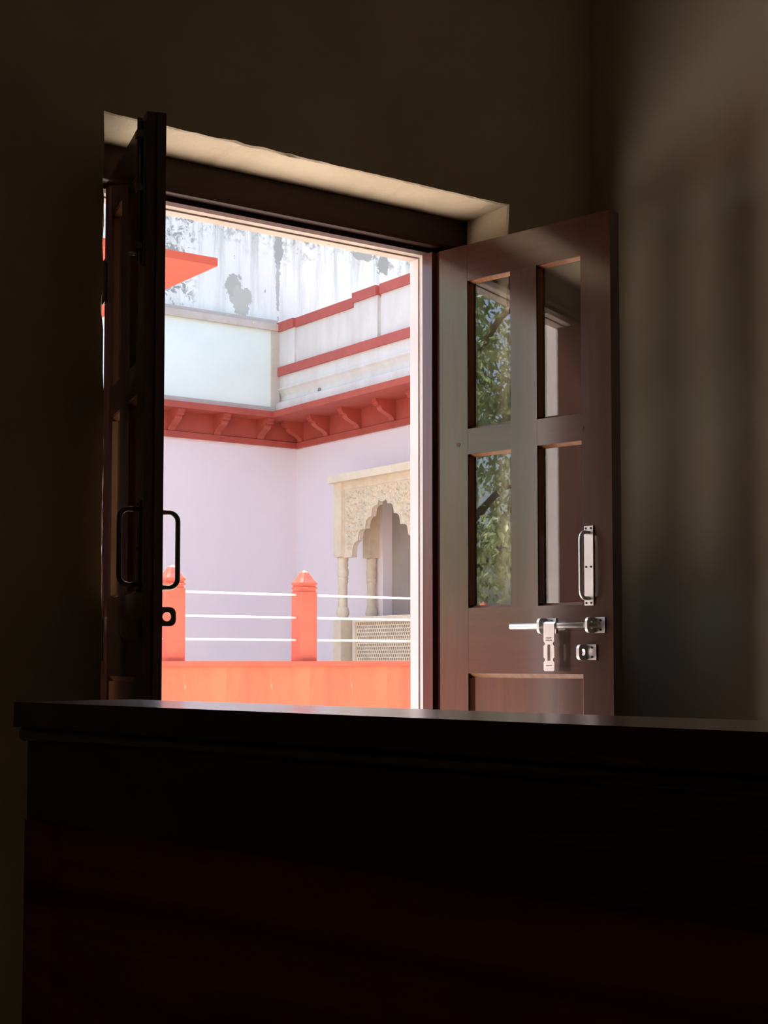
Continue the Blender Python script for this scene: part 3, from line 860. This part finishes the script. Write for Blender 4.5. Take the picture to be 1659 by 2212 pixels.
# carved leaf relief on the spandrels
def inside(y, z):
    # point in panel and clear of opening: ray test on outline
    c = False; n = len(outline); j = n - 1
    for i in range(n):
        (yi, zi), (yj, zj) = outline[i], outline[j]
        if (zi > z) != (zj > z) and y < (yj - yi) * (z - zi) / (zj - zi) + yi: c = not c
        j = i
    return c
bm = bmesh.new()
rc = random.Random(11)
placed = []
tries = 0
while len(placed) < 220 and tries < 9000:
    tries += 1
    y_ = rc.uniform(ypr + 0.125, ypl - 0.125); z_ = rc.uniform(zbot + 0.1, zh0 - 0.145)
    if not all(inside(y_ + a, z_ + b2) for a, b2 in ((0.05, 0), (-0.05, 0), (0, 0.05), (0, -0.05), (.04, -.04), (-.04, -.04))): continue
    if any((y_ - a) ** 2 + (z_ - b2) ** 2 < 0.044 ** 2 for a, b2 in placed): continue
    placed.append((y_, z_))
    ang = math.atan2(z_ - (zbot + 0.4), (y_ - yc)) + 1.1 * math.sin(7 * y_ + 9 * z_) + rc.uniform(-0.5, 0.5)
    L_ = rc.uniform(0.065, 0.10); W_ = rc.uniform(0.013, 0.021); cv = rc.uniform(-1.3, 1.3)
    n = 6; spine = []
    for k in range(n + 1):
        t = k / n - 0.5
        a = ang + cv * t
        py = y_ + L_ * t * math.cos(a); pz = z_ + L_ * t * math.sin(a)
        spine.append((py, pz, a, W_ * math.sin(math.pi * (0.06 + 0.88 * k / n))))
    L1 = [bm.verts.new((XA0 - 0.001, p - w * math.sin(a), q + w * math.cos(a))) for p, q, a, w in spine]
    C1 = [bm.verts.new((XA0 - 0.019, p, q)) for p, q, a, w in spine]
    R1 = [bm.verts.new((XA0 - 0.001, p + w * math.sin(a), q - w * math.cos(a))) for p, q, a, w in spine]
    for k in range(n):
        bm.faces.new((L1[k], L1[k + 1], C1[k + 1], C1[k])); bm.faces.new((C1[k], C1[k + 1], R1[k + 1], R1[k]))
mk('carved_leaves', bm, 'cream_stone', ap)['kind'] = 'stuff'
# side arches between column and pilaster
def side_arch(yy):
    bm = bmesh.new()
    x0, x1 = XFR + cs * 1.6, XB - cs * 1.4
    xm = (x0 + x1) / 2; h = (x1 - x0) / 2
    zs_ = zcap + 0.02
    pts = []
    for k in range(0, 13):
        t = -1 + 2 * k / 12
        pts.append((xm + h * 0.98 * t, zs_ + 0.62 * math.cos(t * math.pi / 2) ** 0.8 + (0.03 if k % 2 else 0)))
    poly = [(x0, zh0), (x0, zs_)] + pts + [(x1, zs_), (x1, zh0)]
    prism(bm, poly, 'y', yy - 0.035, yy + 0.035)
    return bm
for yy in (ycl, ycr):
    mk('side_arch', side_arch(yy), 'cream_stone', jh)
# sill slab, top rail and pierced screen
ysl = J(757, 1380)[0]; ysr = 2 * yc - ysl
_, zr1 = J(840, 1329); _, zr0 = J(840, 1341)
bx('screen_rail', XFR + 0.03, XFR + 0.15, ysr, ysl, zr0, zr1, 'cream_stone', jh, 0.004)
bx('screen_rail', XFR + 0.03, XFR + 0.15, ysr, ysl, 0.52, 0.62, 'cream_stone', jh, 0.004)
bx('screen_stile', XFR + 0.03, XFR + 0.12, ysl - 0.045, ysl, 0.62, zr0, 'cream_stone', jh, 0.003)
bx('screen_stile', XFR + 0.03, XFR + 0.12, ysr, ysr + 0.045, 0.62, zr0, 'cream_stone', jh, 0.003)
def lattice():
    bm = bmesh.new()
    ya, yb_ = ysr + 0.045, ysl - 0.045; za, zb_ = 0.62, zr0
    cols = 26; cw = (yb_ - ya) / cols; chh = 0.041; rows = int((zb_ - za) / chh); chh = (zb_ - za) / rows
    for r_ in range(rows):
        shift = 0.5 * cw if r_ % 2 else 0.0
        for c_ in range(cols - (1 if r_ % 2 else 0)):
            y0 = ya + c_ * cw + shift; z0 = za + r_ * chh
            O = [(y0, z0), (y0 + cw / 2, z0), (y0 + cw, z0), (y0 + cw, z0 + chh), (y0 + cw / 2, z0 + chh), (y0, z0 + chh)]
            cy_, cz_ = y0 + cw / 2, z0 + chh / 2
            I = [(cy_ - cw * .34, cz_ - chh * .24), (cy_, cz_ - chh * .46), (cy_ + cw * .34, cz_ - chh * .24), (cy_ + cw * .34, cz_ + chh * .24), (cy_, cz_ + chh * .46), (cy_ - cw * .34, cz_ + chh * .24)]
            ov = [bm.verts.new((XFR + 0.06, *p)) for p in O]; iv = [bm.verts.new((XFR + 0.06, *p)) for p in I]
            for k in range(6):
                j = (k + 1) % 6
                bm.faces.new((ov[k], ov[j], iv[j], iv[k]))
        if r_ % 2:
            for y0, y1 in ((ya, ya + shift), (yb_ - shift, yb_)):
                q = [bm.verts.new((XFR + 0.06, *p)) for p in ((y0, za + r_ * chh), (y1, za + r_ * chh), (y1, za + (r_ + 1) * chh), (y0, za + (r_ + 1) * chh))]
                bm.faces.new(q)
    bmesh.ops.remove_doubles(bm, verts=bm.verts, dist=1e-5)
    g = bmesh.ops.extrude_face_region(bm, geom=bm.faces[:])
    for v in [e for e in g['geom'] if isinstance(e, bmesh.types.BMVert)]: v.co.x += 0.035
    return bm
mk('pierced_screen', lattice(), 'cream_stone', jh)
bx('screen_shade_sheet', XFR + 0.105, XFR + 0.13, ysr + 0.02, ysl - 0.02, 0.62, zr0, 'screen_shade', jh)  # added dark sheet, standing in for the shade seen through the holes
bx('balcony_floor', XFR, XB, ysr, ysl, 0.40, 0.52, 'cream_stone', jh, 0.004)
for yy in (ycl, ycr):                                # stone brackets that carry the balcony
    bm = bmesh.new(); prism(bm, [(XB, 0.40), (XFR + 0.05, 0.40), (XFR + 0.10, 0.30), (XB - 0.12, GZ + 0.05), (XB, GZ + 0.02)], 'y', yy - 0.06, yy + 0.06)
    mk('corbel', bm, 'cream_stone', jh)

# ---- red slab canopy on pillars, left in the courtyard
tip = atZ(470, 575, 4.0)
cn = thing('canopy', 'flat red concrete canopy slab on pale pillars', 'canopy', (3.2, tip.y + 1.0, GZ))
bx('roof_slab', 1.2, tip.x, tip.y, tip.y + 2.2, 4.0, 4.062, 'canopy_red', cn, 0.006)
bx('beam', 1.6, tip.x - 0.95, tip.y + 0.5, tip.y + 0.75, 3.55, 4.0, 'canopy_red', cn, 0.006)
for xx in (1.8, tip.x - 1.25):
    bx('pillar', xx, xx + 0.28, tip.y + 0.49, tip.y + 0.76, GZ, 3.55, 'outer_white', cn, 0.01)

# ---- a leafy tree beyond the parapet (met in the door glass)
def tree(cx, cy, h, R, label, mat, seed, nclump):
    t = thing('tree', label, 'tree', (cx, cy, GZ))
    rt_ = random.Random(seed)
    bm = bmesh.new()
    tube(bm, [(cx, cy, GZ), (cx + .1, cy, 1.2), (cx - .05, cy + .1, 2.4), (cx + .05, cy, h * 0.75)], [0.22, 0.17, 0.13, 0.05], 10)
    mk('trunk', bm, 'bark', t, True)
    tips = []
    for k in range(12):
        a = k * 2.4; z0 = 1.3 + 0.32 * k
        e = Vector((cx + math.cos(a) * R * .75, cy + math.sin(a) * R * .75, z0 + 0.9))
        m_ = Vector((cx + math.cos(a) * R * .35, cy + math.sin(a) * R * .35, z0 + 0.6))
        bm = bmesh.new(); tube(bm, [(cx, cy, z0), m_, e], [0.06, 0.04, 0.015], 6)
        mk('branch', bm, 'bark', t, True)
    vs, fs = [], []
    clumps = []
    for k in range(nclump):
        a = rt_.uniform(0, 6.283); z = rt_.uniform(0.9, h)
        rr = R * math.sqrt(rt_.random()) * (0.75 + 0.35 * math.sin(3.0 * z + a))
        clumps.append((cx + rr * math.cos(a), cy + rr * math.sin(a), z, rt_.uniform(0.25, 0.5)))
    for (x0, y0, z0, cr) in clumps:
        for q in range(95):
            d = Vector((rt_.gauss(0, 1), rt_.gauss(0, 1), rt_.gauss(0, 1))).normalized() * cr * rt_.random() ** 0.4
            p = Vector((x0, y0, z0)) + d
            L_ = rt_.uniform(0.07, 0.14); W_ = L_ * 0.22
            ax = Vector((d.x + rt_.gauss(0, .2), d.y + rt_.gauss(0, .2), -0.35 + rt_.gauss(0, .3))).normalized()
            sd = ax.cross(Vector((rt_.gauss(0, 1), rt_.gauss(0, 1), rt_.gauss(0, 1)))).normalized()
            up_ = ax.cross(sd) * (W_ * 0.35)
            i = len(vs)
            vs += [p, p + ax * L_ * .5 + sd * W_ + up_, p + ax * L_, p + ax * L_ * .5 - sd * W_ + up_]
            fs += [(i, i + 1, i + 2), (i, i + 2, i + 3)]
    me = bpy.data.meshes.new('foliage'); me.from_pydata([tuple(v) for v in vs], [], fs); me.materials.append(M[mat])
    o = bpy.data.objects.new('foliage', me); COL.objects.link(o); o.parent = t; o.matrix_parent_inverse = pm(t).inverted()
    o['kind'] = 'stuff'
tree(-10.2, 9.8, 7.2, 2.3, 'bright leafy green tree beyond the parapet, mirrored in the door glass', 'leaf', 21, 260)
